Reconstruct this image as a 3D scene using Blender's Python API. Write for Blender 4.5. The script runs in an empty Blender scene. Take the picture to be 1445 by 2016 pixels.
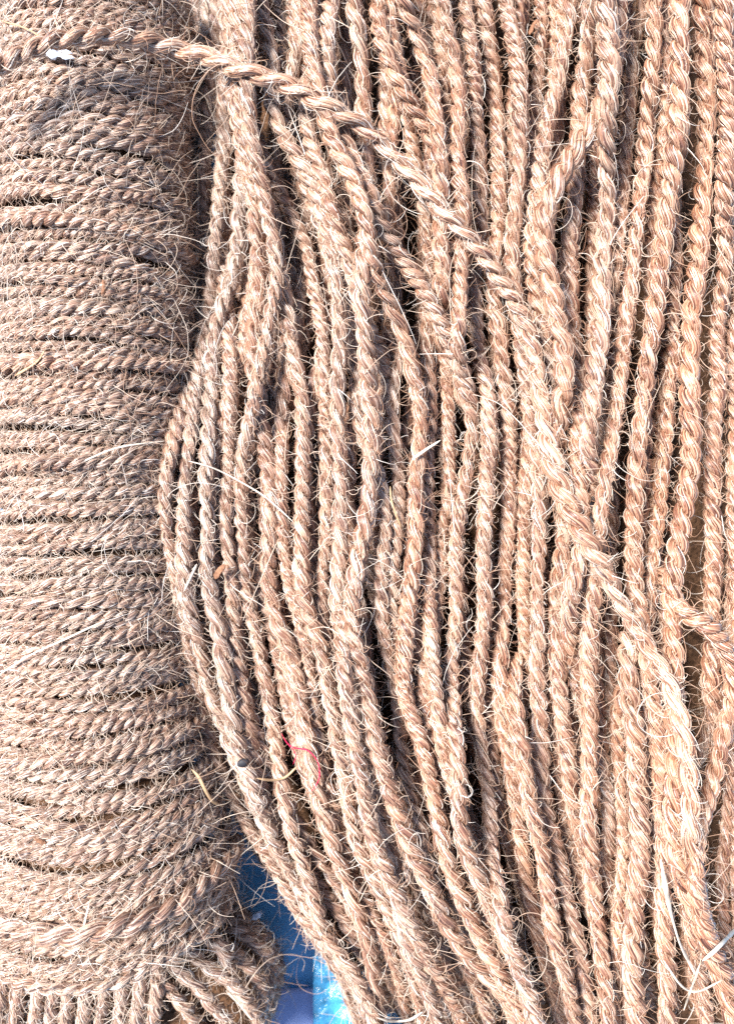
import bpy, math
import numpy as np

SC = bpy.context.scene
COL = SC.collection
rng = np.random.default_rng(11)

# ------------------------------------------------------------------ camera, sky, sun, exposure
CAM_H, FPX, CX, CY = 0.42, 1590.0, 722.5, 1008.0        # camera height (m), focal length and centre in photo pixels
cam = bpy.data.cameras.new('camera')
cam_o = bpy.data.objects.new('camera', cam); COL.objects.link(cam_o)
cam_o.location = (0, 0, CAM_H)
cam.sensor_fit = 'VERTICAL'; cam.sensor_height = 24.0
cam.lens = 12.0 / (CY / FPX)
cam.clip_start = 0.01; cam.clip_end = 50
cam.dof.use_dof = True; cam.dof.focus_distance = 0.330; cam.dof.aperture_fstop = 4.5
SC.camera = cam_o

SUN_EL, SUN_AZ = math.radians(56), math.radians(-60)    # azimuth measured from +Y towards +X
world = bpy.data.worlds.new('World'); SC.world = world; world.use_nodes = True
wn = world.node_tree.nodes; wl = world.node_tree.links
sky = wn.new('ShaderNodeTexSky'); sky.sky_type = 'NISHITA'; sky.sun_disc = False
sky.sun_elevation = SUN_EL; sky.sun_rotation = SUN_AZ
bg = wn['Background']; bg.inputs['Strength'].default_value = 0.08
wl.new(sky.outputs['Color'], bg.inputs['Color'])
sun = bpy.data.lights.new('sun', 'SUN'); sun.energy = 4.2; sun.angle = math.radians(18); sun.color = (1.0, 0.955, 0.905)
sun_o = bpy.data.objects.new('sun', sun); COL.objects.link(sun_o)
sun_o.rotation_euler = (-(math.pi / 2 - SUN_EL), 0, -SUN_AZ)
sun_o.location = (0, 0, 1)
SC.view_settings.view_transform = 'Standard'; SC.view_settings.look = 'None'
SC.view_settings.exposure = 1.65; SC.view_settings.gamma = 1
SC.cycles.use_denoising = False
SC.cycles.max_bounces = 8; SC.cycles.diffuse_bounces = 3
SC.cycles.transparent_max_bounces = 4
try: SC.cycles_curves.shape = 'RIBBONS'
except Exception: pass

# ------------------------------------------------------------------ helpers
def P(px, py, z):
    """point at height z that the camera sees at photo pixel (px, py)"""
    px, py, z = np.broadcast_arrays(np.asarray(px, float), np.asarray(py, float), np.asarray(z, float))
    d = CAM_H - z
    return np.stack([(px - CX) / FPX * d, -(py - CY) / FPX * d, z], -1)

def tag(o, label=None, cat=None, group=None, kind=None):
    if label: o['label'] = label
    if cat: o['category'] = cat
    if group: o['group'] = group
    if kind: o['kind'] = kind
    return o

def empty(name, loc, label, cat, group=None):
    o = bpy.data.objects.new(name, None); COL.objects.link(o)
    o.location = loc; o.empty_display_size = 0.02
    return tag(o, label, cat, group)

def unit(v):
    return v / (np.linalg.norm(v, axis=-1, keepdims=True) + 1e-12)

def noise1(n, step, amp):
    """smooth random walk-free noise of n samples with a knot every `step` samples"""
    m = max(4, int(n / step) + 4)
    k = rng.normal(0, 1, m)
    x = np.linspace(0, m - 3.001, n); i = x.astype(int); f = x - i
    f = f * f * (3 - 2 * f)
    return amp * (k[i] * (1 - f) + k[i + 1] * f)

def catmull(pts, ds):
    p = np.asarray(pts, float)
    p = np.vstack([2 * p[0] - p[1], p, 2 * p[-1] - p[-2]])
    out = []
    for i in range(1, len(p) - 2):
        n = max(2, int(np.linalg.norm(p[i + 1] - p[i]) / ds * 2))
        t = np.linspace(0, 1, n, endpoint=False)[:, None]
        a, b, c, d = p[i - 1], p[i], p[i + 1], p[i + 2]
        out.append(0.5 * (2 * b + (c - a) * t + (2 * a - 5 * b + 4 * c - d) * t ** 2 + (3 * b - a - 3 * c + d) * t ** 3))
    out.append(p[-2][None])
    return resample(np.vstack(out), ds)

def resample(p, ds):
    L = np.r_[0, np.cumsum(np.linalg.norm(np.diff(p, axis=0), axis=1))]
    n = max(4, int(round(L[-1] / ds)) + 1)
    s = np.linspace(0, L[-1], n)
    return np.stack([np.interp(s, L, p[:, k]) for k in range(p.shape[1])], 1)

def gauss(a, w):
    k = np.exp(-0.5 * (np.arange(-3 * w, 3 * w + 1) / w) ** 2); k /= k.sum()
    pad = np.r_[np.full(3 * w, a[0]), a, np.full(3 * w, a[-1])]
    return np.convolve(pad, k, 'valid')

# ------------------------------------------------------------------ materials
def nodes(name):
    m = bpy.data.materials.new(name); m.use_nodes = True
    nt = m.node_tree; nt.nodes.clear()
    return m, nt, nt.nodes, nt.links

def ramp(N, stops):
    r = N.new('ShaderNodeValToRGB'); e = r.color_ramp.elements
    while len(e) < len(stops): e.new(0.5)
    for el, (p, c) in zip(e, stops): el.position = p; el.color = (*c, 1)
    return r

def strand_material():
    """twisted coir: streaks that run along the fibre direction stored in the 'fib' attribute"""
    m, nt, N, L = nodes('coir_strand')
    out = N.new('ShaderNodeOutputMaterial'); b = N.new('ShaderNodeBsdfPrincipled')
    at = N.new('ShaderNodeAttribute'); at.attribute_name = 'fib'
    n1 = N.new('ShaderNodeTexNoise'); n1.inputs['Scale'].default_value = 1.0; n1.inputs['Detail'].default_value = 1.5
    n1.inputs['Roughness'].default_value = 0.7
    L.new(at.outputs['Vector'], n1.inputs['Vector'])
    pale = ramp(N, [(0.33, (0.034, 0.017, 0.014)), (0.44, (0.165, 0.096, 0.072)), (0.54, (0.355, 0.245, 0.185)), (0.67, (0.62, 0.52, 0.44))])
    rust = ramp(N, [(0.33, (0.044, 0.014, 0.009)), (0.44, (0.215, 0.080, 0.045)), (0.54, (0.43, 0.215, 0.120)), (0.67, (0.68, 0.50, 0.36))])
    L.new(n1.outputs['Fac'], pale.inputs['Fac']); L.new(n1.outputs['Fac'], rust.inputs['Fac'])
    ti = N.new('ShaderNodeAttribute'); ti.attribute_type = 'OBJECT'; ti.attribute_name = 'tint'
    geo = N.new('ShaderNodeNewGeometry')
    n2 = N.new('ShaderNodeTexNoise'); n2.inputs['Scale'].default_value = 26; n2.inputs['Detail'].default_value = 2
    L.new(geo.outputs['Position'], n2.inputs['Vector'])
    a = N.new('ShaderNodeMath'); a.operation = 'MULTIPLY_ADD'; a.inputs[1].default_value = 1.2; a.inputs[2].default_value = -0.6
    L.new(n2.outputs['Fac'], a.inputs[0])
    s = N.new('ShaderNodeMath'); s.operation = 'ADD'; s.use_clamp = True
    L.new(a.outputs[0], s.inputs[0]); L.new(ti.outputs['Fac'], s.inputs[1])
    mx = N.new('ShaderNodeMix'); mx.data_type = 'RGBA'
    L.new(s.outputs[0], mx.inputs['Factor']); L.new(pale.outputs[0], mx.inputs['A']); L.new(rust.outputs[0], mx.inputs['B'])
    L.new(mx.outputs['Result'], b.inputs['Base Color'])
    b.inputs['Roughness'].default_value = 0.38; b.inputs['Specular IOR Level'].default_value = 0.9
    bp = N.new('ShaderNodeBump'); bp.inputs['Strength'].default_value = 1.0; bp.inputs['Distance'].default_value = 0.0012
    L.new(n1.outputs['Fac'], bp.inputs['Height']); L.new(bp.outputs[0], b.inputs['Normal'])
    L.new(b.outputs[0], out.inputs['Surface'])
    return m

def fibre_material():
    m, nt, N, L = nodes('coir_fibre')
    out = N.new('ShaderNodeOutputMaterial'); b = N.new('ShaderNodeBsdfPrincipled'); tr = N.new('ShaderNodeBsdfTranslucent')
    at = N.new('ShaderNodeAttribute'); at.attribute_name = 'tone'
    r = ramp(N, [(0.0, (0.06, 0.026, 0.017)), (0.3, (0.25, 0.145, 0.095)), (0.55, (0.44, 0.32, 0.235)), (0.8, (0.66, 0.57, 0.48)), (1.0, (0.82, 0.77, 0.72))])
    L.new(at.outputs['Fac'], r.inputs['Fac'])
    r2 = ramp(N, [(0.0, (0.07, 0.023, 0.012)), (0.3, (0.29, 0.12, 0.06)), (0.55, (0.50, 0.285, 0.175)), (0.8, (0.71, 0.56, 0.43)), (1.0, (0.84, 0.78, 0.71))])
    wa = N.new('ShaderNodeAttribute'); wa.attribute_name = 'warm'
    L.new(at.outputs['Fac'], r2.inputs['Fac'])
    cm = N.new('ShaderNodeMix'); cm.data_type = 'RGBA'
    L.new(wa.outputs['Fac'], cm.inputs['Factor']); L.new(r.outputs[0], cm.inputs['A']); L.new(r2.outputs[0], cm.inputs['B'])
    L.new(cm.outputs['Result'], b.inputs['Base Color']); L.new(cm.outputs['Result'], tr.inputs['Color'])
    b.inputs['Roughness'].default_value = 0.38; b.inputs['Specular IOR Level'].default_value = 0.7
    mx = N.new('ShaderNodeMixShader'); mx.inputs[0].default_value = 0.18
    L.new(b.outputs[0], mx.inputs[1]); L.new(tr.outputs[0], mx.inputs[2]); L.new(mx.outputs[0], out.inputs['Surface'])
    return m

def plain(name, col, rough=0.6, spec=0.4, vary=0.25, scale=300, transmission=0.0, alpha=1.0, bump=0.0, bscale=200):
    m, nt, N, L = nodes(name)
    out = N.new('ShaderNodeOutputMaterial'); b = N.new('ShaderNodeBsdfPrincipled')
    geo = N.new('ShaderNodeNewGeometry')
    n = N.new('ShaderNodeTexNoise'); n.inputs['Scale'].default_value = scale; n.inputs['Detail'].default_value = 3
    L.new(geo.outputs['Position'], n.inputs['Vector'])
    c = np.array(col)
    r = ramp(N, [(0.3, tuple(c * (1 - vary))), (0.7, tuple(np.minimum(c * (1 + vary), 0.95)))])
    L.new(n.outputs['Fac'], r.inputs['Fac']); L.new(r.outputs[0], b.inputs['Base Color'])
    b.inputs['Roughness'].default_value = rough; b.inputs['Specular IOR Level'].default_value = spec
    b.inputs['Transmission Weight'].default_value = transmission; b.inputs['Alpha'].default_value = alpha
    if bump:
        n3 = N.new('ShaderNodeTexNoise'); n3.inputs['Scale'].default_value = bscale; n3.inputs['Detail'].default_value = 4
        L.new(geo.outputs['Position'], n3.inputs['Vector'])
        bp = N.new('ShaderNodeBump'); bp.inputs['Strength'].default_value = bump; bp.inputs['Distance'].default_value = 0.002
        L.new(n3.outputs['Fac'], bp.inputs['Height']); L.new(bp.outputs[0], b.inputs['Normal'])
    L.new(b.outputs[0], out.inputs['Surface'])
    return m

M_STRAND = strand_material()
M_FIBRE = fibre_material()
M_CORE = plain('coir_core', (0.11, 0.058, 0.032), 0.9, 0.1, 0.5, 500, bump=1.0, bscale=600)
M_BLUE = plain('blue_plastic', (0.13, 0.40, 0.72), 0.35, 0.5, 0.22, 60, bump=0.25, bscale=60)
M_GROUND = plain('ground_soil', (0.16, 0.13, 0.10), 0.9, 0.2, 0.4, 40, bump=0.6, bscale=120)
M_FILM = plain('cyan_film', (0.05, 0.27, 0.50), 0.22, 0.8, 0.5, 160, bump=1.0, bscale=260)
M_TAPE = plain('lilac_plastic', (0.22, 0.30, 0.56), 0.45, 0.5, 0.12, 90)
M_WHITE = plain('white_plastic', (0.55, 0.62, 0.72), 0.3, 0.5, 0.08, 200)
M_STRAW = plain('pale_straw', (0.62, 0.55, 0.46), 0.5, 0.4, 0.12, 400)
M_TAN = plain('tan_straw', (0.42, 0.28, 0.16), 0.5, 0.4, 0.2, 400)
M_BARK = plain('bark_chip', (0.24, 0.12, 0.07), 0.8, 0.2, 0.35, 700, bump=0.6, bscale=900)
M_RED = plain('red_thread', (0.50, 0.02, 0.07), 0.7, 0.2, 0.2, 900)
M_BLACK = plain('black_scrap', (0.02, 0.02, 0.025), 0.6, 0.3, 0.3, 500)

# ------------------------------------------------------------------ mesh and fibre builders
def link_mesh(name, verts, quads, mat, parent=None, fib=None, tint=None, org=(0, 0, 0)):
    me = bpy.data.meshes.new(name)
    v = (np.asarray(verts, float) - np.asarray(org, float)).astype(np.float32)
    q = np.asarray(quads, np.int32)
    me.vertices.add(len(v)); me.vertices.foreach_set('co', v.ravel())
    k = q.shape[1]
    me.loops.add(q.size); me.loops.foreach_set('vertex_index', q.ravel())
    me.polygons.add(len(q)); me.polygons.foreach_set('loop_start', np.arange(len(q), dtype=np.int32) * k)
    me.polygons.foreach_set('use_smooth', np.ones(len(q), bool))
    if fib is not None:
        a = me.attributes.new('fib', 'FLOAT_VECTOR', 'POINT'); a.data.foreach_set('vector', fib.astype(np.float32).ravel())
    me.update(calc_edges=True)
    me.materials.append(mat)
    o = bpy.data.objects.new(name, me); COL.objects.link(o)
    if parent: o.parent = parent
    if tint is not None: o['tint'] = float(tint)
    return o

def tube_faces(n, m):
    i = np.arange(n - 1)[:, None] * m; j = np.arange(m)[None]; j2 = (j + 1) % m
    return np.stack([i + j, i + j2, i + m + j2, i + m + j], -1).reshape(-1, 4)

def link_hair(name, pos, rad, tone, parent, org, warm=0.5):
    """pos F x K x 3, rad F x K, tone F"""
    F, K, _ = pos.shape
    hc = bpy.data.hair_curves.new(name)
    hc.add_curves([K] * F)
    hc.attributes['position'].data.foreach_set('vector', (pos - np.asarray(org)).astype(np.float32).ravel())
    ra = hc.attributes.get('radius') or hc.attributes.new('radius', 'FLOAT', 'POINT')
    ra.data.foreach_set('value', rad.astype(np.float32).ravel())
    ti = hc.attributes.new('warm', 'FLOAT', 'CURVE'); ti.data.foreach_set('value', np.full(F, warm, np.float32))
    to = hc.attributes.new('tone', 'FLOAT', 'CURVE'); to.data.foreach_set('value', np.clip(tone, 0, 1).astype(np.float32))
    hc.materials.append(M_FIBRE)
    o = bpy.data.objects.new(name, hc); COL.objects.link(o)
    if parent: o.parent = parent
    return o

def frames(p):
    t = unit(np.gradient(p, axis=0))
    n = np.zeros_like(p)
    a = np.array([0, 0, 1.0]); a = a - t[0] * a.dot(t[0])
    if np.linalg.norm(a) < 1e-3: a = np.array([0, 1.0, 0]) - t[0] * t[0][1]
    n[0] = a / np.linalg.norm(a)
    for i in range(1, len(p)):
        v = n[i - 1] - t[i] * n[i - 1].dot(t[i]); n[i] = v / np.linalg.norm(v)
    return t, n, np.cross(t, n)

def rot(d, ax, ang):
    c, s = np.cos(ang)[..., None], np.sin(ang)[..., None]
    return d * c + np.cross(ax, d) * s + ax * (np.sum(ax * d, -1, keepdims=True)) * (1 - c)

def flyaway(n, roots, outw, tang, lo, hi, curl, rr, K=9, base_tone=0.7):
    """free curly fibres growing from root points"""
    d = unit(outw * rng.uniform(0.15, 0.9, (n, 1)) + tang * rng.choice([-1, 1], (n, 1)) * rng.uniform(0.3, 1.2, (n, 1)) + rng.normal(0, 0.5, (n, 3)))
    L = np.minimum(lo + rng.exponential((hi - lo) / 2.2, n), hi * 1.6)
    ax = unit(rng.normal(0, 1, (n, 3)))
    ax = unit(ax - d * np.sum(ax * d, -1, keepdims=True))
    kap = rng.normal(0, curl, n)
    pos = np.zeros((n, K, 3)); pos[:, 0] = roots
    h = L / (K - 1)
    dk = kap * h
    for k in range(1, K):
        d = unit(rot(d, ax, dk + rng.normal(0, 0.10, n)))
        d = unit(d - np.array([0, 0, 0.05]) * k / K)
        pos[:, k] = pos[:, k - 1] + d * h[:, None]
    w = rr * rng.uniform(0.65, 1.35, n)
    rad = w[:, None] * np.linspace(1.0, 0.45, K)[None]
    tone = base_tone + rng.normal(0, 0.18, n)
    return pos, rad, tone

def build_rope(path, R, parent, org, pitch=None, tint=0.5, nring=12, sides=10, hug=1.0, fuzz=1.0, name='rope',
               direct=False, swell=None, tone=0.0):
    """two-ply coir rope along a 3-D path: a rope object of loose fibres with two strand children (direct: strands under parent)"""
    pitch = pitch or R * 4.0
    p = resample(np.asarray(path, float), pitch / nring)
    n = len(p); ds = pitch / nring
    p = p + np.stack([noise1(n, nring * 1.5, R * 0.10) for _ in range(3)], 1)
    t, nn, bb = frames(p)
    Rv = R * (1 + noise1(n, nring * 2.5, 0.06) + noise1(n, nring * 0.7, 0.03))
    if swell: Rv = Rv * (1 + swell[2] * np.exp(-((np.linspace(0, 1, n) - swell[0]) / swell[1]) ** 2))
    pv = pitch * np.clip(1 + noise1(n, nring * 3, 0.16), 0.6, 1.6)
    s = np.arange(n) * ds
    phi = -np.cumsum(2 * np.pi * ds / pv) + rng.uniform(0, 6.28)
    tau = np.cumsum(2 * np.pi * 1.1 * ds / pv)
    endt = np.clip(np.minimum(s, s[-1] - s) / (0.6 * R), 0.12, 1) ** 0.5
    strands, S = [], []
    th = np.linspace(0, 2 * np.pi, sides, endpoint=False)
    for k in range(2):
        ph = phi + k * np.pi + noise1(n, nring * 2, 0.10)
        rd = np.cos(ph)[:, None] * nn + np.sin(ph)[:, None] * bb
        fat = (1 + noise1(n, nring * 1.8, 0.08)) * (1 + noise1(n, nring * 0.5, 0.035)) * endt
        c = p + rd * (0.50 * Rv)[:, None]
        ts = unit(np.gradient(c, axis=0))
        e1 = unit(rd - ts * np.sum(rd * ts, -1, keepdims=True)); e2 = np.cross(ts, e1)
        r1, r2 = 0.54 * Rv * fat, 0.57 * Rv * fat
        lump = 1 + 0.05 * np.sin(3 * th[None] + 2.0 * tau[:, None] + k) + rng.normal(0, 0.012, (n, sides))
        v = c[:, None] + (np.cos(th) * r1[:, None] * lump)[..., None] * e1[:, None] + (np.sin(th) * r2[:, None] * lump)[..., None] * e2[:, None]
        ang = th[None] - tau[:, None]
        rad = R * 0.6
        f = 1.5                                           # streaks per millimetre round the strand
        fib = np.stack([np.cos(ang) * rad * 1000 * f + k * 50, np.sin(ang) * rad * 1000 * f,
                        np.broadcast_to(s[:, None] * 1000 * 0.06, ang.shape) + rng.uniform(0, 200)], -1)
        S.append((c, e1, e2, r1, r2, ts))
        strands.append((v.reshape(-1, 3), fib.reshape(-1, 3)))
    # loose fibres: hugging the strands, and flying off them
    pos, rad, ton = [], [], []
    K = 10
    npitch = s[-1] / pitch
    tb = 0.60 - 0.16 * tint + tone
    nh = int(npitch * 2 * 15 * hug)
    ringf = lambda arr, x: arr[np.clip(np.round(x).astype(int), 0, n - 1)]
    if nh:
        for k in range(2):
            c, e1, e2, r1, r2, ts = S[k]
            m = nh // 2
            s0 = rng.uniform(-0.3, n - nring * 0.5, m); Ln = rng.uniform(0.5, 1.5, m) * nring
            x = np.clip(s0[:, None] + Ln[:, None] * np.linspace(0, 1, K)[None], 0, n - 1.001)
            i = x.astype(int); fr = (x - i)[..., None]
            lerp = lambda a: a[i] * (1 - fr) + a[np.minimum(i + 1, n - 1)] * fr
            lerp1 = lambda a: a[i] * (1 - fr[..., 0]) + a[np.minimum(i + 1, n - 1)] * fr[..., 0]
            q = lerp1(tau); th0 = rng.uniform(-np.pi, np.pi, m)
            tt = th0[:, None] + (q - q[:, :1]) * rng.uniform(0.75, 1.2, (m, 1)) - 0.5 * (q[:, -1:] - q[:, :1])
            u = np.linspace(0, 1, K)[None]
            lift = 0.99 + rng.uniform(0.0, 0.05, (m, 1)) + 0.03 * np.sin(u * np.pi) * rng.uniform(0, 1, (m, 1))
            fly = (rng.uniform(0, 1, (m, 1)) < 0.22) * rng.uniform(0.2, 1.1, (m, 1))
            lift = lift + fly * np.clip((u - 0.55) / 0.45, 0, 1) ** 2
            pp = lerp(c) + (np.cos(tt) * lerp1(r1) * lift)[..., None] * lerp(e1) + (np.sin(tt) * lerp1(r2) * lift)[..., None] * lerp(e2)
            pos.append(pp)
            w = rng.uniform(0.00010, 0.00020, m)
            rad.append(w[:, None] * (1 - 0.5 * u ** 3) + 0 * pp[..., 0])
            ton.append(tb - 0.05 + rng.normal(0, 0.27, m))
    nf = int(npitch * 15 * fuzz)
    if nf:
        for (m, lo, hi, curl, rr, tn) in ((nf, 0.0015, 0.006, 420, 0.00010, 0.64), (int(nf * 0.60), 0.004, 0.013, 260, 0.000105, 0.70),
                                          (int(nf * 0.05) + 1, 0.014, 0.034, 70, 0.00013, 0.76)):
            i = rng.integers(1, n - 1, m); k = rng.integers(0, 2, m); a = rng.uniform(-2.0, 2.0, m)
            C = np.stack([S[0][0], S[1][0]]); E1 = np.stack([S[0][1], S[1][1]]); E2 = np.stack([S[0][2], S[1][2]])
            r1 = np.stack([S[0][3], S[1][3]]); r2 = np.stack([S[0][4], S[1][4]])
            ow = np.cos(a)[:, None] * E1[k, i] + np.sin(a)[:, None] * E2[k, i]
            root = C[k, i] + (np.cos(a) * r1[k, i])[:, None] * E1[k, i] + (np.sin(a) * r2[k, i])[:, None] * E2[k, i]
            q = flyaway(m, root, ow, t[i], lo, hi, curl, rr, K, tn - 0.12 * tint + tone)
            pos.append(q[0]); rad.append(q[1]); ton.append(q[2])
    hair = None
    if pos:
        hair = link_hair('loose_fibres' if direct else name, np.concatenate(pos), np.concatenate(rad), np.concatenate(ton), parent, org, tint)
        if direct: hair['kind'] = 'stuff'
    for v, fb in strands:
        link_mesh('strand', v, tube_faces(n, sides), M_STRAND, parent if direct else hair, fb, tint, org)
    return hair

# ------------------------------------------------------------------ ground and the blue sheet
g = link_mesh('ground', [(-3, -3, -0.012), (3, -3, -0.012), (3, 3, -0.012), (-3, 3, -0.012)], [(0, 1, 2, 3)], M_GROUND)
tag(g, kind='structure')

def sheet_mesh(name, x0, x1, y0, y1, n, m, amp, mat, z0, seed, sc):
    r = np.random.default_rng(seed)
    x = np.linspace(x0, x1, n); y = np.linspace(y0, y1, m)
    X, Y = np.meshgrid(x, y, indexing='ij')
    Z = np.zeros_like(X)
    for _ in range(14):
        a = r.uniform(0, 6.28); f = r.uniform(0.4, 1.0) * sc
        Z += np.abs(np.sin((X * np.cos(a) + Y * np.sin(a)) * f + r.uniform(0, 6.28))) ** 1.5 * r.uniform(0.3, 1) / 14
    Z = z0 + amp * Z
    i = np.arange(n - 1)[:, None] * m; j = np.arange(m - 1)[None]
    q = np.stack([i + j, i + m + j, i + m + j + 1, i + j + 1], -1).reshape(-1, 4)
    o = link_mesh(name, np.stack([X, Y, Z], -1).reshape(-1, 3), q, mat)
    md = o.modifiers.new('thickness', 'SOLIDIFY'); md.thickness = 0.0003; md.offset = -1
    return o
s = sheet_mesh('plastic_sheet', -0.45, 0.45, -0.45, 0.45, 120, 120, 0.003, M_BLUE, -0.006, 3, 90)
tag(s, 'wrinkled blue plastic sheet spread under the rope coils', 'plastic sheet')

# ------------------------------------------------------------------ the roll of wound rope on the left
def smooth(a, b, x):
    u = np.clip((x - a) / (b - a), 0, 1); return u * u * (3 - 2 * u)
def roll_c(Y): return -0.1270 + 0.011 * smooth(-0.06, -0.17, Y)
def roll_R(Y): return 0.0434 + 0.0075 * smooth(-0.06, -0.17, Y) - 0.006 * smooth(-0.187, -0.197, Y)
def roll_z(Y): return roll_R(Y) + 0.0032
ROLL_ORG = np.array([-0.1255, 0.0, 0.0])
roll = empty('rope_roll', tuple(ROLL_ORG), 'beige coir rope wound tightly round and round into a thick roll', 'rope roll')
Ys = []
y = 0.236
while y > -0.187:
    Ys.append(y); y -= 0.0047 * rng.uniform(0.88, 1.12)
def wrap(Y, extra=0.0, R=0.0031, slant=0.0, a0=-125, a1=125, tint=0.18, jit=1.0, fuzz=1.0):
    T = np.radians(np.linspace(a0, a1, 90))
    n = len(T)
    YY = Y + (slant + 0.0055 * smooth(-0.05, -0.18, Y) * (T > 0)) * T + noise1(n, 14, 0.0009 * jit)
    rr = roll_R(Y) + extra + noise1(n, 18, 0.0006 * jit)
    pth = np.stack([roll_c(Y) + rr * 1.02 * np.sin(T), YY, roll_z(Y) + rr * np.cos(T)], 1)
    pth[:, 2] = np.maximum(pth[:, 2], R)
    build_rope(pth, R, roll, ROLL_ORG, pitch=R * rng.uniform(3.6, 4.8), tint=tint + rng.normal(0, 0.07), nring=11, sides=8,
               hug=0.8, fuzz=1.7 * fuzz, tone=-0.05)
for i, Y in enumerate(Ys):
    wrap(Y, rng.normal(0, 0.0005), 0.0025 * rng.uniform(0.9, 1.12), slant=rng.normal(0, 0.0010))
for (Y, ex, sl, R) in ((0.118, 0.0026, -0.002, 0.0028), (0.062, 0.0024, 0.0022, 0.0029), (0.02, 0.0024, 0.003, 0.0028), (-0.100, 0.0026, 0.002, 0.0031), (-0.1635, 0.0042, 0.0015, 0.0040)):
    wrap(Y, ex, R, sl, -105, 100, 0.25)
# inner filling of the roll, seen only between the windings
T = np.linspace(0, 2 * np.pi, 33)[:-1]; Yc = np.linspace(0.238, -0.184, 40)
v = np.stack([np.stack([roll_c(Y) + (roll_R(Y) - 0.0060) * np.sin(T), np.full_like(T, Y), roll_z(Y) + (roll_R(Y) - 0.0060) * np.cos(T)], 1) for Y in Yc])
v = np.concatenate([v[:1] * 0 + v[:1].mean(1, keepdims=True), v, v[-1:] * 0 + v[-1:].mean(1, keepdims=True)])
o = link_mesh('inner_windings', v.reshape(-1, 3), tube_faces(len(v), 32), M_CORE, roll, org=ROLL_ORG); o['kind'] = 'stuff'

# ------------------------------------------------------------------ bundle under the foot of the roll
BUN_ORG = np.array([-0.11, -0.21, 0.0])
bundle = empty('rope_bundle', tuple(BUN_ORG), 'frayed coir rope bundle poking out below the foot of the wound roll', 'rope bundle')
def px_rope(pts, R, parent, org, **kw):
    a = np.array(pts, float)
    build_rope(catmull(P(a[:, 0], a[:, 1], a[:, 2]), 0.002), R, parent, org, **kw)
for i, x in enumerate(range(-30, 340, 34)):
    j = rng.uniform(-7, 7)
    px_rope([(x + 14, 1840, .040), (x + j + 8, 1905, .058), (x + j, 1960, .062), (x - 6 + j, 2030, .055), (x - 10, 2110, .035)], 0.0031, bundle, BUN_ORG,
            tint=0.25, hug=1, fuzz=1.6)
for pts in ([(290, 1830, .045), (340, 1895, .060), (400, 1955, .060), (455, 2020, .052), (500, 2090, .04)],
            [(330, 1830, .045), (385, 1885, .060), (455, 1935, .057), (500, 1990, .050), (525, 2070, .04)],
            [(270, 1850, .040), (315, 1925, .058), (370, 1990, .056), (420, 2060, .045)],
            [(380, 1815, .040), (430, 1865, .054), (490, 1905, .048), (515, 1960, .042), (505, 2050, .035)],
            [(410, 1800, .035), (470, 1835, .045), (520, 1875, .036), (530, 1940, .030), (500, 2040, .025)],
            [(410, 1770, .028), (480, 1815, .034), (530, 1870, .022), (542, 1930, .018), (520, 2020, .016)],
            [(430, 1760, .016), (505, 1825, .020), (544, 1880, .010), (548, 1930, .008), (515, 2020, .008)],
            [(405, 1850, .055), (428, 1856, .064), (445, 1882, .062), (458, 1915, .052)]):
    px_rope(pts, 0.0032, bundle, BUN_ORG, tint=0.3, hug=0.9, fuzz=2.0)
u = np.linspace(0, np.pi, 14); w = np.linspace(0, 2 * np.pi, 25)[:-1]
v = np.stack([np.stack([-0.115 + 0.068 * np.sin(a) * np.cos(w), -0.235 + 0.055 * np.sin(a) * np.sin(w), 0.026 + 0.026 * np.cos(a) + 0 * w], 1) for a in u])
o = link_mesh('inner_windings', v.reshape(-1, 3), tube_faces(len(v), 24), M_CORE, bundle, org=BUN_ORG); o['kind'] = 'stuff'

# ------------------------------------------------------------------ the big hank: ropes piled on a height map
GX0, GY0, CELL = -0.34, -0.40, 0.001
NX, NY = 680, 800
gx = GX0 + CELL * np.arange(NX); gy = GY0 + CELL * np.arange(NY)
EDGE = [(425, -150), (425, 0), (419, 149), (412, 226), (405, 295), (402, 347), (405, 417), (408, 486), (398, 573), (393, 660), (383, 719), (352, 823), (335, 893),
        (324, 980), (331, 1066), (345, 1136), (366, 1223), (373, 1275), (390, 1344), (398, 1385), (412, 1448), (436, 1517), (461, 1576), (492, 1639), (540, 1708),
        (575, 1774), (610, 1819), (655, 1885), (693, 1958), (714, 2016), (760, 2110), (790, 2180)]
e = P([q[0] for q in EDGE], [q[1] for q in EDGE], 0.050)
edge_x = np.interp(gy, e[::-1, 1], e[::-1, 0])
D = gx[:, None] - edge_x[None]
MOUND = np.where(D > 0.004, 0.014 + 0.041 * (1 - np.exp(-np.maximum(D - 0.004, 0) / 0.013)), 0.0)
MOUND = MOUND * np.clip((0.235 - gx[:, None]) / 0.03, 0, 1) ** 0.5
Xr = gx[:, None] - roll_c(gy)[None]; Rr = roll_R(gy)[None] + 0.003
ROLLH = np.where((np.abs(Xr) < Rr) & (gy[None] > -0.195), roll_z(gy)[None] + np.sqrt(np.maximum(Rr ** 2 - Xr ** 2, 0)), 0)
HM = np.maximum(MOUND, ROLLH)

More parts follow.
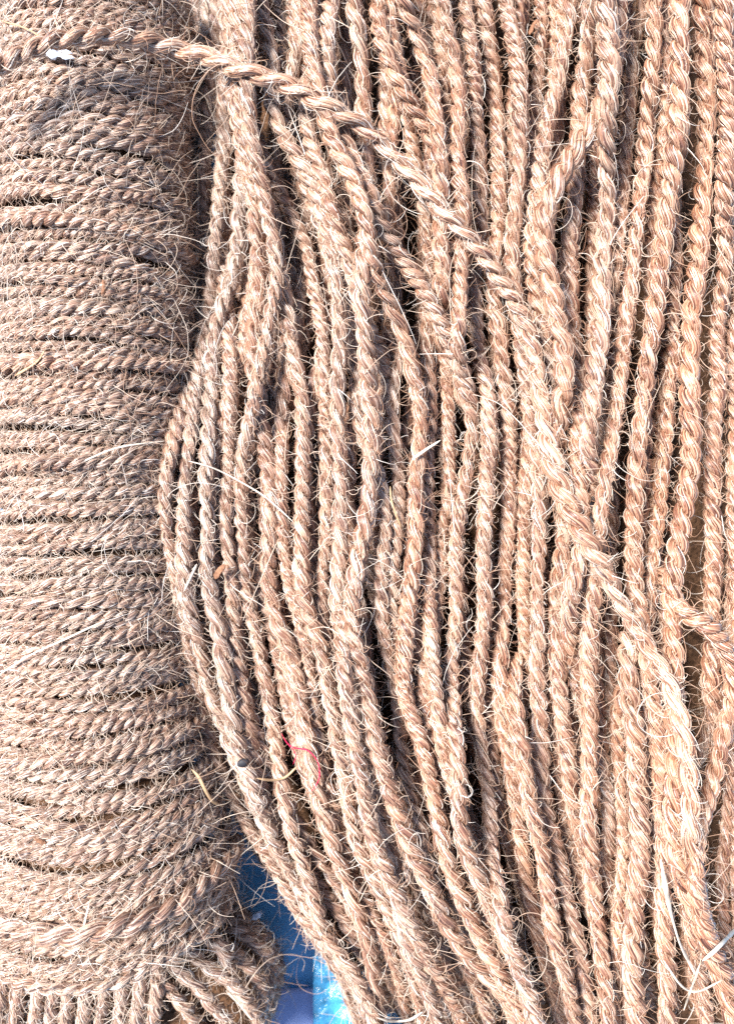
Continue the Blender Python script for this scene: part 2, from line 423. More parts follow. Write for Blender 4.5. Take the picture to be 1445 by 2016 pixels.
def discs(R):
    k = int(R / CELL) + 1
    a, b = np.meshgrid(np.arange(-k, k + 1), np.arange(-k, k + 1), indexing='ij')
    dd = np.hypot(a, b) * CELL; ok = dd < R
    return a[ok], b[ok], np.sqrt(R * R - dd[ok] ** 2)
def cells(xy):
    return (np.clip(np.round((xy[:, 0] - GX0) / CELL).astype(int), 12, NX - 13), np.clip(np.round((xy[:, 1] - GY0) / CELL).astype(int), 12, NY - 13))
def rest_height(xy, R, stiff=7):
    a, b, h = discs(R * 0.8)
    i, j = cells(xy)
    z = (HM[i[:, None] + a[None], j[:, None] + b[None]] + h[None] * 0.85).max(1)
    zz = gauss(z, stiff)
    for _ in range(3): zz = gauss(np.maximum(zz, z * 0.75 + zz * 0.25), max(2, stiff // 2))
    return zz
def press(xy, z, R):
    a, b, h = discs(R)
    i, j = cells(xy)
    np.maximum.at(HM, (i[:, None] + a[None], j[:, None] + b[None]), z[:, None] + h[None])
def lay(pts, R, lift=0.0, stiff=7, dive=True):
    """pts in photo pixels; finds where the rope rests and returns its 3-D path"""
    a = np.array(pts, float)
    pp = catmull(a, 9.0)
    w_ = 5 if len(pp) > 60 else 2
    pp = np.stack([gauss(pp[:, 0], w_), pp[:, 1]], 1)
    z = np.full(len(pp), 0.085)
    for _ in range(4):
        q = P(pp[:, 0], pp[:, 1], z)
        z = rest_height(q[:, :2], R, stiff) + lift
    if dive:                                              # an end inside the picture tucks under its neighbours
        k = np.arange(len(z)) * 9.0
        for inside, d in ((-90 < a[0, 1] < 2060 and 0 < a[0, 0] < 1440, k), (-90 < a[-1, 1] < 2060 and a[-1, 0] < 1440, k[::-1])):
            if inside: z = z - 0.022 * np.clip(1 - d / 170, 0, 1) ** 1.3
    q = P(pp[:, 0], pp[:, 1], z)
    press(q[:, :2], z, R)
    return q

HANK_ORG = np.array([0.07, 0.0, 0.0])
hank = empty('rope_hank', tuple(HANK_ORG), 'big loose hank of orange brown coir ropes hanging in long near-parallel lengths', 'rope hank')

# buried layers first, following the fan of the hank
EX = np.array(EDGE, float)
def fan(u, y):
    l = np.interp(y, EX[:, 1], EX[:, 0]); r = 1530 - 20 * np.sin(y / 700.0)
    return l + (r - l) * u
for layer, (cnt, lo, hi) in enumerate(((20, 0.02, 1.0), (16, 0.02, 0.42), (6, 0.45, 1.0))):
    for i in range(cnt):
        u = lo + (hi - lo) * (i + rng.uniform(0.15, 0.85)) / cnt
        if 0.87 < u < 0.93: continue                       # the dark hollow under the arched rope
        du = rng.normal(0, 0.018)
        ysr = np.arange(-110, 2130, 140)
        wob = noise1(len(ysr), 2.5, 12)
        pts = [(fan(np.clip(u + du * (yy - 1000) / 1000, 0.02, 1.02), yy) + w_, yy) for yy, w_ in zip(ysr, wob)]
        R = 0.0033 * rng.uniform(0.86, 1.15)
        build_rope(lay(pts, R, stiff=8), R, hank, HANK_ORG, pitch=R * rng.uniform(3.8, 5), tint=np.clip(0.45 + 0.45 * u + rng.normal(0, 0.12), 0, 1),
                   nring=9, sides=8, hug=0.5, fuzz=0.9, tone=-0.04)
# ropes down the flank at the lower left
for (off, z0, y0) in ((8, .012, 1480), (8, .024, 1380), (10, .036, 1250), (2, .030, 1560), (16, .046, 1300)):
    ysr = np.arange(y0, 2150, 90)
    wob = noise1(len(ysr), 2, 5)
    pp = np.array([(np.interp(yy, EX[:, 1], EX[:, 0]) + off + w_, yy) for yy, w_ in zip(ysr, wob)])
    pp = catmull(pp, 9)
    q = P(pp[:, 0], pp[:, 1], z0 + noise1(len(pp), 20, 0.002))
    press(q[:, :2], q[:, 2], 0.0033)
    build_rope(q, 0.0033, hank, HANK_ORG, tint=0.45, nring=10, sides=8, hug=0.8, fuzz=1.6)

for (off, z0, y1) in ((-30, .012, 900), (-12, .022, 1000), (4, .034, 1100), (-22, .030, 700), (-40, .020, 640)):
    ysr = np.arange(-130, y1, 90)
    wob = noise1(len(ysr), 2, 4)
    pp = catmull(np.array([(np.interp(yy, EX[:, 1], EX[:, 0]) + off + w_, yy) for yy, w_ in zip(ysr, wob)]), 9)
    build_rope(P(pp[:, 0], pp[:, 1], z0 + noise1(len(pp), 20, 0.002)), 0.0033, hank, HANK_ORG, tint=0.35, nring=10, sides=8, hug=0.6, fuzz=1.2)
# every length one can follow on the surface: (radius in photo px, tint, points), the lower ones first
LOWER = [
 (15, .30, [(470, -120), (476, 0), (480, 42), (487, 97), (492, 174), (499, 236), (502, 278), (516, 312), (541, 358), (561, 392), (575, 427), (603, 479), (617, 521), (617, 569), (627, 611), (638, 677), (640, 780), (640, 858), (644, 928), (647, 997), (640, 1067), (633, 1136), (633, 1205), (647, 1275), (668, 1337), (697, 1385), (707, 1427), (714, 1490), (728, 1559), (735, 1628), (745, 1691), (765, 1750), (796, 1819), (807, 1889), (835, 1958), (856, 2010), (880, 2110)]),
 (15, .35, [(560, -100), (575, 10), (580, 80), (600, 150), (640, 250), (655, 295), (690, 347), (712, 420), (737, 520), (776, 608), (803, 660), (770, 760), (775, 860), (785, 960), (780, 1060), (770, 1150), (775, 1250), (800, 1350), (830, 1440), (850, 1540), (875, 1640), (890, 1740), (930, 1850), (990, 1960), (1050, 2080)]),
 (15, .45, [(850, -100), (862, 60), (870, 160), (880, 260), (872, 380), (880, 465), (869, 548), (868, 640), (882, 771), (886, 858), (882, 928), (889, 980), (862, 1040), (868, 1110), (860, 1180), (850, 1260), (836, 1340), (842, 1420), (880, 1540), (920, 1660), (962, 1760), (990, 1860), (1030, 1960), (1070, 2090)]),
 (14, .50, [(1060, -100), (1064, 40), (1062, 120), (1050, 220), (1040, 340), (1032, 460), (1030, 560), (1020, 680), (1036, 790), (1040, 900), (1030, 1010), (1026, 1110), (1030, 1220), (1034, 1330), (1020, 1440), (1032, 1520), (1053, 1628), (1067, 1700), (1090, 1800), (1120, 1900), (1150, 2090)]),
 (14, .55, [(1232, -100), (1232, 52), (1250, 104), (1239, 174), (1239, 243), (1229, 312), (1225, 420), (1215, 520), (1200, 600), (1173, 667), (1177, 719), (1167, 789), (1150, 890), (1142, 980), (1130, 1080), (1126, 1180), (1130, 1290), (1118, 1380), (1128, 1480), (1140, 1580), (1186, 1690), (1215, 1800), (1225, 1900), (1240, 2090)]),
 (14, .55, [(1300, -100), (1305, 120), (1308, 300), (1330, 450), (1326, 560), (1322, 700), (1316, 800), (1302, 945), (1309, 997), (1288, 1049), (1285, 1119), (1278, 1188), (1262, 1270), (1236, 1330), (1212, 1385), (1208, 1437), (1219, 1507), (1219, 1559), (1228, 1650), (1218, 1780), (1210, 1900), (1216, 2090)]),
 (15, .60, [(1470, -100), (1466, 120), (1462, 320), (1454, 520), (1440, 700), (1446, 860), (1440, 1000), (1448, 1120), (1446, 1240), (1430, 1420), (1413, 1472), (1396, 1559), (1371, 1628), (1364, 1680), (1352, 1760), (1356, 1830), (1380, 1920), (1400, 2090)]),
 (14, .45, [(553, 740), (555, 820), (553, 893), (557, 962), (553, 1032), (564, 1119), (578, 1188), (602, 1240), (612, 1330), (622, 1430), (640, 1520), (662, 1620), (690, 1720), (735, 1800), (775, 1880), (800, 1990), (815, 2090)]),
 (14, .30, [(600, -100), (585, 30), (590, 80), (575, 150), (560, 240), (580, 330), (618, 400), (640, 470), (690, 560), (694, 640), (700, 740), (705, 850), (760, 960), (758, 1070), (748, 1160), (756, 1260), (778, 1340), (790, 1440), (800, 1550), (838, 1650), (860, 1760), (905, 1880), (960, 2000), (990, 2090)]),
 (14, .62, [(1452, 1180), (1448, 1330), (1434, 1420), (1438, 1500), (1434, 1559), (1427, 1646), (1423, 1698), (1420, 1750), (1420, 1802), (1430, 1872), (1440, 1960), (1446, 2090)]),
 (14, .40, [(770, -100), (770, 0), (776, 90), (800, 200), (812, 300), (830, 400), (850, 500), (836, 640), (850, 760), (846, 850), (838, 950), (846, 1060), (842, 1180), (850, 1290), (860, 1390), (878, 1500), (905, 1600), (926, 1720), (960, 1820), (985, 1920), (1030, 2040)]),
 (14, .55, [(1180, 700), (1176, 800), (1184, 900), (1160, 1010), (1150, 1110), (1140, 1200), (1128, 1290), (1140, 1390), (1180, 1480), (1200, 1600), (1190, 1700), (1206, 1800)]),
 (14, .62, [(1392, 1300), (1396, 1326), (1406, 1385), (1392, 1437), (1378, 1490), (1354, 1531), (1340, 1600), (1345, 1690), (1347, 1750), (1354, 1819), (1370, 1900), (1385, 2000)]),
]
TOP = [
 (14, .25, EDGE[:-2]),
 (16, .25, [(440, -120), (445, 0), (440, 100), (433, 212), (433, 312), (440, 399), (440, 469), (436, 521), (450, 590), (453, 667), (456, 737), (453, 806), (456, 876), (450, 940), (440, 1010), (446, 1080), (456, 1160), (462, 1240), (470, 1320), (482, 1385), (492, 1455), (506, 1510), (523, 1576), (548, 1646), (575, 1715), (610, 1780), (640, 1840), (690, 1920), (740, 2010), (775, 2090)]),
 (16, .20, [(446, -120), (444, 100), (441, 200), (438, 330), (430, 430), (420, 520), (412, 600), (400, 680), (385, 740), (380, 789), (376, 858), (366, 928), (359, 980), (369, 1049), (359, 1101), (369, 1188), (387, 1240), (404, 1292), (412, 1351), (429, 1413), (454, 1462), (475, 1510), (495, 1559), (516, 1611), (545, 1670), (590, 1740), (625, 1800)]),
 (17, .22, [(478, -120), (478, 80), (481, 200), (480, 300), (475, 400), (470, 470), (462, 540), (430, 620), (420, 700), (415, 771), (408, 858), (408, 928), (401, 980), (415, 1049), (404, 1101), (415, 1171), (432, 1223), (439, 1275), (446, 1327), (455, 1400), (470, 1470), (500, 1550), (530, 1640), (560, 1700)]),
 (16, .30, [(457, -120), (456, 20), (457, 163), (464, 226), (475, 295), (488, 358), (509, 389), (530, 434), (547, 497), (554, 556), (568, 608), (570, 660), (578, 705), (595, 754), (595, 796), (599, 858), (592, 928), (595, 997), (595, 1067), (588, 1136), (595, 1188), (633, 1258), (640, 1327), (655, 1385), (662, 1455), (679, 1524), (690, 1594), (697, 1646), (728, 1715), (752, 1767), (790, 1850), (820, 1940), (850, 2090)]),
 (16, .28, [(500, -120), (506, 7), (523, 56), (541, 97), (549, 130), (525, 200), (548, 250), (582, 300), (600, 322), (628, 380), (640, 430), (660, 500), (655, 538), (666, 590), (672, 642), (672, 700), (668, 754), (661, 824), (668, 876), (675, 945), (665, 1015), (672, 1100), (660, 1190), (680, 1280), (694, 1345), (705, 1420), (720, 1500), (754, 1600), (770, 1666), (782, 1777), (806, 1863), (848, 1967), (880, 2090)]),
 (16, .33, [(625, -100), (630, 0), (640, 100), (600, 180), (590, 214), (596, 236), (617, 295), (634, 347), (645, 392), (659, 444), (690, 500), (700, 560), (716, 640), (760, 700), (768, 800)]),
 (17, .32, [(465, -120), (470, 150), (478, 240), (492, 330), (502, 400), (508, 470), (512, 573), (500, 640), (491, 690), (498, 737), (508, 806), (522, 893), (529, 962), (533, 1049), (526, 1119), (536, 1188), (557, 1258), (588, 1327), (596, 1403), (613, 1462), (617, 1524), (627, 1576), (648, 1628), (659, 1680), (679, 1733), (707, 1785), (728, 1854), (742, 1906), (745, 1993), (750, 2090)]),
 (16, .30, [(488, -120), (490, 200), (502, 320), (524, 400), (542, 480), (545, 560), (530, 640), (515, 720), (495, 800), (482, 870), (477, 921), (477, 980), (477, 1049), (481, 1119), (491, 1188), (508, 1258), (522, 1326), (535, 1400), (548, 1490), (554, 1542), (568, 1611), (582, 1663), (596, 1708), (617, 1750), (622, 1802), (645, 1847), (679, 1889), (715, 1950), (745, 2030), (765, 2090)]),
 (18, .48, [(690, -100), (693, 0), (711, 87), (711, 156), (720, 230), (718, 312), (725, 382), (721, 451), (707, 503), (714, 590), (722, 685), (729, 789), (736, 858), (726, 962), (722, 1015), (712, 1067), (698, 1136), (686, 1223), (697, 1290), (718, 1345), (734, 1437), (755, 1524), (782, 1594), (810, 1680), (852, 1757), (887, 1830), (928, 1889), (970, 1927), (1008, 1976), (1060, 2070)]),
 (16, .42, [(668, 1190), (672, 1250), (676, 1340), (692, 1420), (702, 1490), (715, 1552), (730, 1640), (762, 1720), (800, 1800), (850, 1900), (900, 1980), (950, 2080)]),
 (17, .42, [(742, -100), (741, 20), (745, 69), (762, 122), (789, 174), (824, 226), (852, 271), (866, 319), (883, 354), (890, 400), (885, 470), (868, 560), (850, 640), (846, 690)]),
 (17, .45, [(785, -100), (789, 10), (821, 62), (835, 122), (852, 174), (862, 240), (868, 300), (872, 360), (862, 440), (870, 540), (862, 640), (872, 740)]),
 (16, .50, [(660, -120), (655, 0), (640, 100), (650, 200), (672, 270), (700, 330), (741, 417), (772, 486), (800, 521), (835, 573), (866, 625), (890, 677), (910, 737), (927, 789), (938, 831), (927, 876), (920, 921), (910, 962), (903, 1015), (896, 1067), (900, 1119), (900, 1188), (896, 1258), (885, 1327), (890, 1403), (901, 1472), (904, 1524), (904, 1559), (901, 1594), (908, 1646), (928, 1705), (956, 1760), (985, 1830), (1010, 1900), (1050, 2000)]),
 (17, .52, [(605, -120), (612, 100), (632, 200), (658, 290), (690, 345), (716, 410), (726, 470), (737, 538), (776, 608), (795, 667), (816, 737), (827, 806), (830, 876), (816, 928), (820, 980), (823, 1032), (816, 1084), (809, 1153), (799, 1205), (800, 1275), (788, 1333), (803, 1403), (835, 1465), (845, 1524), (859, 1594), (869, 1646), (887, 1715), (914, 1778), (942, 1837), (970, 1889), (1010, 1960), (1070, 2090)]),
 (16, .48, [(860, -100), (869, 28), (887, 69), (897, 111), (907, 156), (900, 194), (900, 243), (900, 295), (907, 347), (914, 399), (912, 450), (910, 503), (904, 590), (900, 660), (905, 740), (915, 800)]),
 (15, .48, [(905, -100), (914, 21), (928, 69), (932, 122), (939, 174), (939, 226), (942, 278), (942, 347), (946, 399), (948, 451), (936, 520), (930, 580), (938, 650), (950, 740), (965, 830), (960, 920), (955, 1010), (950, 1110), (960, 1190), (950, 1280), (935, 1351), (939, 1403), (946, 1462), (956, 1524), (963, 1576), (970, 1628), (963, 1663), (977, 1733), (984, 1792), (998, 1847), (1015, 1889), (1050, 1990), (1080, 2090)]),
 (16, .50, [(940, -100), (949, 21), (963, 87), (970, 156), (977, 208), (980, 278), (980, 347), (977, 399), (977, 486), (965, 560), (972, 620), (983, 667), (990, 737), (997, 806), (1004, 876), (1000, 945), (1000, 1015), (1000, 1067), (997, 1136), (993, 1188), (986, 1258), (986, 1327), (987, 1403), (998, 1472), (1008, 1524), (1012, 1576), (1022, 1628), (1026, 1698), (1039, 1760), (1053, 1819), (1071, 1889), (1088, 1941), (1120, 2080)]),
 (16, .45, [(985, -100), (994, 21), (1015, 87), (1019, 156), (1026, 208), (1026, 278), (1022, 347), (1015, 399), (1012, 451), (1004, 510), (1016, 600), (1030, 700), (1044, 790), (1055, 893), (1059, 980), (1066, 1049), (1059, 1119), (1055, 1205), (1059, 1275), (1059, 1351), (1066, 1437), (1059, 1510), (1073, 1576), (1097, 1646), (1104, 1715), (1118, 1785), (1132, 1837), (1150, 1920), (1170, 2080)]),
 (16, .52, [(1135, -100), (1128, 17), (1111, 97), (1094, 167), (1083, 226), (1073, 278), (1066, 312), (1060, 365), (1052, 430), (1046, 510), (1060, 620), (1085, 720), (1096, 820), (1100, 920), (1114, 1049), (1100, 1119), (1094, 1188), (1097, 1258), (1095, 1351), (1110, 1437), (1120, 1520), (1128, 1600), (1150, 1690), (1160, 1760)]),
 (17, .55, [(1165, -100), (1162, 0), (1160, 87), (1146, 156), (1139, 226), (1139, 295), (1132, 365), (1128, 434), (1121, 486), (1114, 538), (1121, 590), (1132, 670), (1135, 737), (1135, 823), (1135, 910), (1142, 980), (1148, 1060), (1126, 1140), (1122, 1230), (1118, 1320)]),
 (20, .55, [(1222, -120), (1216, 50), (1206, 150), (1182, 220), (1150, 270), (1111, 325), (1080, 385), (1066, 434), (1073, 503), (1080, 573), (1097, 642), (1115, 694), (1112, 770), (1098, 850), (1085, 930)]),
 (18, .50, [(1185, -100), (1191, 17), (1201, 87), (1198, 156), (1201, 226), (1194, 278), (1198, 347), (1194, 399), (1191, 451), (1184, 521), (1180, 573), (1184, 642), (1168, 730), (1165, 820), (1154, 900), (1162, 980)]),
 (16, .55, [(1285, -100), (1288, 35), (1291, 104), (1281, 167), (1278, 226), (1271, 278), (1271, 330), (1260, 375), (1253, 434), (1253, 486), (1243, 538), (1232, 608), (1229, 677), (1219, 754), (1208, 823), (1198, 893), (1191, 945), (1180, 1015), (1177, 1070), (1177, 1136), (1163, 1205), (1156, 1258), (1156, 1327), (1160, 1420), (1156, 1490), (1160, 1559), (1153, 1611), (1163, 1680), (1167, 1750), (1177, 1819), (1184, 1872), (1190, 1960), (1200, 2090)]),
 (17, .60, [(1335, -100), (1337, 35), (1337, 104), (1337, 156), (1333, 226), (1326, 295), (1323, 347), (1312, 399), (1305, 469), (1298, 538), (1288, 625), (1276, 685), (1267, 771), (1260, 841), (1253, 910), (1250, 962), (1246, 1032), (1243, 1101), (1250, 1153), (1267, 1223), (1274, 1300), (1277, 1351), (1288, 1413), (1295, 1472), (1302, 1542), (1302, 1611), (1309, 1663), (1309, 1715), (1309, 1767), (1305, 1837), (1316, 1906), (1310, 2000), (1316, 2090)]),
 (19, .60, [(1380, -100), (1382, 28), (1385, 87), (1382, 146), (1392, 208), (1389, 278), (1385, 330), (1385, 399), (1378, 469), (1375, 538), (1364, 608), (1357, 672), (1354, 737), (1357, 806), (1361, 876), (1354, 945), (1344, 1015), (1333, 1084), (1323, 1153), (1323, 1223), (1326, 1292), (1323, 1351), (1330, 1420), (1333, 1490), (1318, 1580), (1326, 1660), (1347, 1750), (1378, 1800), (1392, 1854), (1420, 1920), (1450, 2030)]),
 (17, .62, [(1418, -100), (1420, 35), (1423, 104), (1434, 208), (1430, 295), (1430, 365), (1427, 434), (1427, 521), (1413, 608), (1412, 677), (1410, 771), (1403, 841), (1403, 910), (1399, 962), (1403, 1032), (1403, 1101), (1399, 1171), (1403, 1240), (1396, 1326), (1410, 1400), (1404, 1500)]),
 (19, .58, [(1238, 1250), (1240, 1310), (1243, 1385), (1250, 1437), (1253, 1507), (1253, 1559), (1257, 1611), (1257, 1680), (1257, 1733), (1253, 1802), (1243, 1872), (1243, 1924), (1258, 2010), (1262, 2090)]),
 (16, .55, [(1020, 1290), (1008, 1370), (1015, 1430), (1032, 1490), (1032, 1559), (1053, 1628), (1067, 1680), (1074, 1750), (1088, 1819), (1105, 1900), (1130, 2000), (1150, 2090)]),
 (16, .65, [(1300, 1120), (1316, 1171), (1340, 1206), (1378, 1222), (1412, 1245), (1438, 1288), (1448, 1340), (1438, 1400), (1415, 1472), (1398, 1555), (1374, 1628), (1362, 1690), (1368, 1750), (1386, 1810), (1404, 1870)]),
]
PXM = 0.33 / FPX
for r, tn, pts in LOWER:
    R = r * PXM * rng.uniform(0.95, 1.06)
    build_rope(lay(pts, R, rng.uniform(0, 0.002), stiff=9), R, hank, HANK_ORG, pitch=R * rng.uniform(3.7, 4.6), tint=min(0.95, tn * 1.3) + rng.normal(0, 0.07), nring=12, sides=9, hug=1.0, fuzz=1.3)
for r, tn, pts in TOP:
    R = r * PXM * rng.uniform(0.98, 1.06) * (1.06 if pts[0][0] > 900 else 1.0)
    build_rope(lay(pts, R, rng.uniform(0.0, 0.003) if np.mean([q_[0] for q_ in pts]) < 640 else rng.uniform(0.003, 0.009) + 0.003 * (pts[0][0] > 1000), stiff=10), R, hank, HANK_ORG, pitch=R * rng.uniform(3.6, 4.8), tint=min(0.95, tn * 1.3) + rng.normal(0, 0.09), nring=13, sides=10, hug=1.2, fuzz=1.6)
# rough inside of the hank under the lengths of rope
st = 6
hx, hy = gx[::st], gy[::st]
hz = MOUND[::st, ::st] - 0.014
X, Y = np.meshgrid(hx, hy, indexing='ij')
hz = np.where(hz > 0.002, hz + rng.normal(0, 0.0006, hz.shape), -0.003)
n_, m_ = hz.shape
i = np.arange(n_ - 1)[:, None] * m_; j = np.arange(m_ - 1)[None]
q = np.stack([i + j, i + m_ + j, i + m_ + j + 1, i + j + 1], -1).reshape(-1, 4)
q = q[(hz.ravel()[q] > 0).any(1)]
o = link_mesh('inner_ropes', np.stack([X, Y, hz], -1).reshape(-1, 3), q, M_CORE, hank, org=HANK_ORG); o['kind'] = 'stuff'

# ------------------------------------------------------------------ the loose rope lying across everything
LOOSE = [(-70, 175), (-20, 140), (30, 115), (80, 90), (140, 74), (200, 70), (260, 76), (320, 88), (380, 104), (420, 115), (470, 135), (520, 153), (570, 173), (620, 197), (665, 222),
         (710, 250), (760, 292), (800, 335), (840, 378), (880, 422), (920, 462), (960, 512), (1000, 570), (1035, 630), (1052, 700), (1062, 770), (1074, 840), (1090, 920), (1115, 990),
         (1150, 1055), (1185, 1120), (1215, 1180), (1250, 1235), (1285, 1290), (1316, 1345), (1336, 1410), (1350, 1490), (1356, 1580), (1362, 1680), (1380, 1780)]
q = lay(LOOSE, 17 * PXM, lift=0.002, stiff=12)
bump_ = np.interp(np.arange(len(q)), [0, len(q) * 0.06, len(q) * 0.18, len(q) * 0.3], [0.026, 0.015, 0.003, 0.0])
q = P(catmull(np.array(LOOSE, float), 9.0)[:, 0], catmull(np.array(LOOSE, float), 9.0)[:, 1], q[:, 2] + bump_)
LO = q[0] * [1, 1, 0]
loose = empty('loose_rope', tuple(LO), 'single loose coir rope lying diagonally across the roll and the hank', 'rope')
build_rope(q, 16.5 * PXM, loose, LO, pitch=0.0195, tint=0.7, tone=0.10, swell=(0.66, 0.08, 0.32), nring=14, sides=12, hug=1.7, fuzz=2.6, direct=True)

# ------------------------------------------------------------------ straws, chips, threads and scraps lying on the ropes
def top_z(px, py, add):
    z = 0.09
    for _ in range(4):
        p_ = P(px, py, z); i, j = cells(p_[None, :2]); z = float(HM[i[0] - 2:i[0] + 3, j[0] - 2:j[0] + 3].max()) + add
    return z
def blade(name, pts, w, th, mat, label, cat, add=0.0012, group=None, flat=0.5, taper=(0.35, 0.3), zfix=None):
    """a straw or splinter: an elliptical tapering rod laid over the ropes"""
    a = catmull(np.array(pts, float), 6.0)
    z = np.array([zfix if zfix is not None else top_z(x, y_, add) for x, y_ in a])
    z = gauss(np.maximum(gauss(z, 2), z - 0.001), 2) if len(z) > 14 else np.full(len(z), z.max())
    p = resample(P(a[:, 0], a[:, 1], z), 0.0012)
    n = len(p); t, nn, bb = frames(p)
    u = np.linspace(0, 1, n)
    prof = np.minimum(1, np.minimum(taper[0] + u * 5, taper[1] + (1 - u) * 4)) * (1 + noise1(n, 4, 0.08))
    prof[0] *= 0.3; prof[-1] *= 0.2
    th_ = np.linspace(0, 2 * np.pi, 9)[:-1]
    roll_ = 0.5 + noise1(n, 10, 0.4)
    v = p[:, None] + (np.cos(th_)[None] * (w * prof)[:, None])[..., None] * (bb * np.cos(roll_)[:, None] + nn * np.sin(roll_)[:, None])[:, None] \
        + (np.sin(th_)[None] * (th * prof)[:, None])[..., None] * (nn * np.cos(roll_)[:, None] - bb * np.sin(roll_)[:, None])[:, None]
    o = link_mesh(name, v.reshape(-1, 3), tube_faces(n, 8), mat, org=p[0])
    o.location = p[0]
    return tag(o, label, cat, group)
blade('straw', [(1300, 1690), (1316, 1780), (1335, 1850), (1356, 1895), (1372, 1925)], .0011, .0005, M_STRAW, 'thick white straw lying steeply on the ropes at the lower right', 'straw', .002)
blade('straw', [(1382, 1892), (1410, 1868), (1450, 1826)], .0009, .0005, M_STRAW, 'short white straw poking in over the right end of the hank near its foot', 'straw', .003)
blade('straw', [(1345, 1990), (1362, 1940), (1378, 1895)], .0005, .0004, M_STRAW, 'thin upright white straw below the thick white straw', 'straw', .004)
blade('straw', [(1305, 1890), (1340, 1940), (1372, 1952), (1420, 1930)], .00045, .0004, M_STRAW, 'thin white straw bent in a shallow bow at the foot of the hank', 'straw', .004)
blade('straw', [(369, 907), (410, 918), (449, 935), (515, 973), (550, 1002), (578, 1028)], .00035, .0003, M_STRAW, 'long fine white fibre slanting over the left edge of the hank', 'straw')
blade('straw', [(388, 1110), (377, 1135), (362, 1166)], .0006, .0003, M_STRAW, 'short white straw on the outermost rope at the left edge of the hank', 'straw')
blade('straw', [(30, 740), (60, 722), (78, 708), (92, 684)], .0007, .0004, M_TAN, 'tan bent straw lying on the roll near its left side', 'straw')
blade('straw', [(0, 1328), (60, 1290), (130, 1258), (210, 1220)], .00045, .0003, M_STRAW, 'long pale straw slanting across the middle of the wound roll', 'straw')
blade('straw', [(150, 915), (230, 882), (325, 868)], .0005, .0003, M_STRAW, 'nearly level pale straw on the roll beside the widest part of the hank', 'straw')
blade('straw', [(377, 1514), (392, 1530), (405, 1556), (420, 1578), (440, 1588)], .0007, .0004, M_TAN, 'bent yellowish stem in the dark gap between roll and hank', 'straw', .003)
blade('straw', [(505, 1532), (535, 1536), (561, 1531), (586, 1508)], .0006, .0004, M_TAN, 'curved tan straw lying near the red thread', 'straw', .002)
blade('straw', [(740, 2003), (770, 2010), (805, 2008), (832, 1992)], .0006, .0004, M_STRAW, 'pale curved straw at the very foot of the hank beside the blue sheet', 'straw', .002)
blade('straw', [(445, 1950), (470, 1975), (498, 2010)], .0005, .0004, M_STRAW, 'thin straw sticking out of the frayed bundle over the blue sheet', 'straw', zfix=.055)
blade('straw', [(768, 957), (772, 990), (790, 1040)], .0005, .0004, M_TAN, 'fine tan straw standing between two ropes in mid hank', 'straw')
blade('straw', [(160, 1850), (170, 1805), (176, 1780)], .0005, .0003, M_STRAW, 'short pale straw across the raised bright winding at the foot of the roll', 'straw')
blade('straw', [(0, 40), (60, 60), (110, 98)], .0003, .0003, M_TAN, 'fine tan fibre under the loose rope at the head of the roll', 'straw')
blade('bark_chip', [(203, 550), (206, 566), (202, 584)], .0010, .0006, M_BARK, 'small reddish brown bark chip standing on the roll', 'bark chip', taper=(.7, .7))
blade('bark_chip', [(424, 1140), (432, 1124), (445, 1112)], .0016, .0006, M_BARK, 'dark flat bark flake wedged in the left part of the hank', 'bark chip', taper=(.7, .5))
blade('bark_chip', [(1042, 68), (1048, 52), (1055, 40)], .0012, .0005, M_BARK, 'brown pointed bark flake between ropes at the head of the hank', 'bark chip', taper=(.6, .3))
blade('bark_chip', [(70, 1652), (84, 1658), (92, 1660)], .0010, .0006, M_BARK, 'dark brown bark crumb on the lower half of the roll', 'bark chip', taper=(.7, .7))
blade('straw', [(810, 905), (840, 884), (868, 866)], .0006, .0003, M_STRAW, 'flat pale split straw slanting over a dark gap in mid hank', 'straw', .002)
blade('scrap', [(468, 1508), (478, 1502), (488, 1498)], .0016, .0008, M_BLACK, 'small black scrap caught between ropes at the lower left of the hank', 'scrap', taper=(.7, .7))
blade('thread', [(554, 1443), (562, 1458), (574, 1470), (590, 1474), (604, 1476), (618, 1488), (627, 1503), (629, 1530), (620, 1550), (610, 1560)], .00028, .00028, M_RED,
      'crimson thread snagged on the ropes in a loose hook', 'thread', .0010)
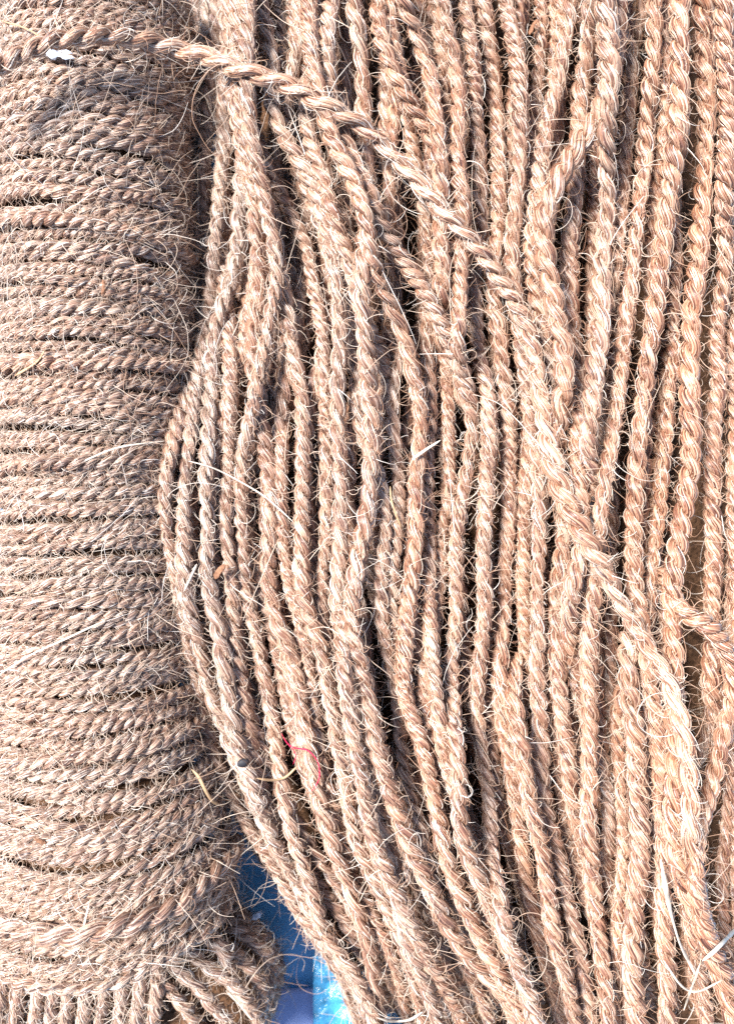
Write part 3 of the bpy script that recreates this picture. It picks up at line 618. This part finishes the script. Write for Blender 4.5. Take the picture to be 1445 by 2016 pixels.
blade('thread', [(560, 1455), (570, 1468), (580, 1480), (583, 1490), (577, 1505)], .00022, .00022, M_RED, 'short dark red thread branching off the crimson thread', 'thread', .0008)

def scrap(name, px, py, z, w, h, ang, mat, label, cat, seed, amp=.003):
    r = np.random.default_rng(seed)
    n, m = 12, 8
    u, v_ = np.meshgrid(np.linspace(-1, 1, n), np.linspace(-1, 1, m), indexing='ij')
    x = u * w * (1 + .18 * np.sin(5 * v_ + seed)); y_ = v_ * h * (1 - .55 * np.abs(u) ** 1.5) * (1 + .25 * np.sin(7 * u + seed))
    zz = amp * (.5 * np.sin(4 * u + 3 * v_ + seed) + .35 * np.abs(np.sin(6 * v_ - 2 * u)) + .2 * r.normal(0, 1, u.shape))
    c, s_ = math.cos(ang), math.sin(ang)
    V = np.stack([x * c - y_ * s_, x * s_ + y_ * c, zz], -1).reshape(-1, 3)
    i = np.arange(n - 1)[:, None] * m; j = np.arange(m - 1)[None]
    q = np.stack([i + j, i + m + j, i + m + j + 1, i + j + 1], -1).reshape(-1, 4)
    o = link_mesh(name, V, q, mat); o.location = P(px, py, z)
    md = o.modifiers.new('thickness', 'SOLIDIFY'); md.thickness = 0.0003
    return tag(o, label, cat)
scrap('plastic_scrap', 108, 104, top_z(108, 104, .002), .0070, .0022, -0.25, M_WHITE, 'torn white plastic scrap tucked under the loose rope on the roll', 'plastic scrap', 2, .0015)
scrap('plastic_scrap', 506, 1802, .036, .0026, .0014, 0.6, M_WHITE, 'torn whitish plastic scrap at the edge of the roll above the blue sheet', 'plastic scrap', 5, .002)
o = sheet_mesh('plastic_film', 0, .07, 0, .05, 60, 45, .010, M_FILM, 0.002, 9, 330)
o.location = P(618, 2060, 0.0); tag(o, 'crumpled shiny cyan plastic film on the blue sheet', 'plastic film')
o = sheet_mesh('plastic_patch', 0, .036, 0, .028, 10, 10, .0008, M_TAPE, 0.0005, 4, 60)
o.location = P(540, 2050, 0.0); tag(o, 'dull lilac plastic patch lying on the blue sheet beside the cyan film', 'plastic patch')
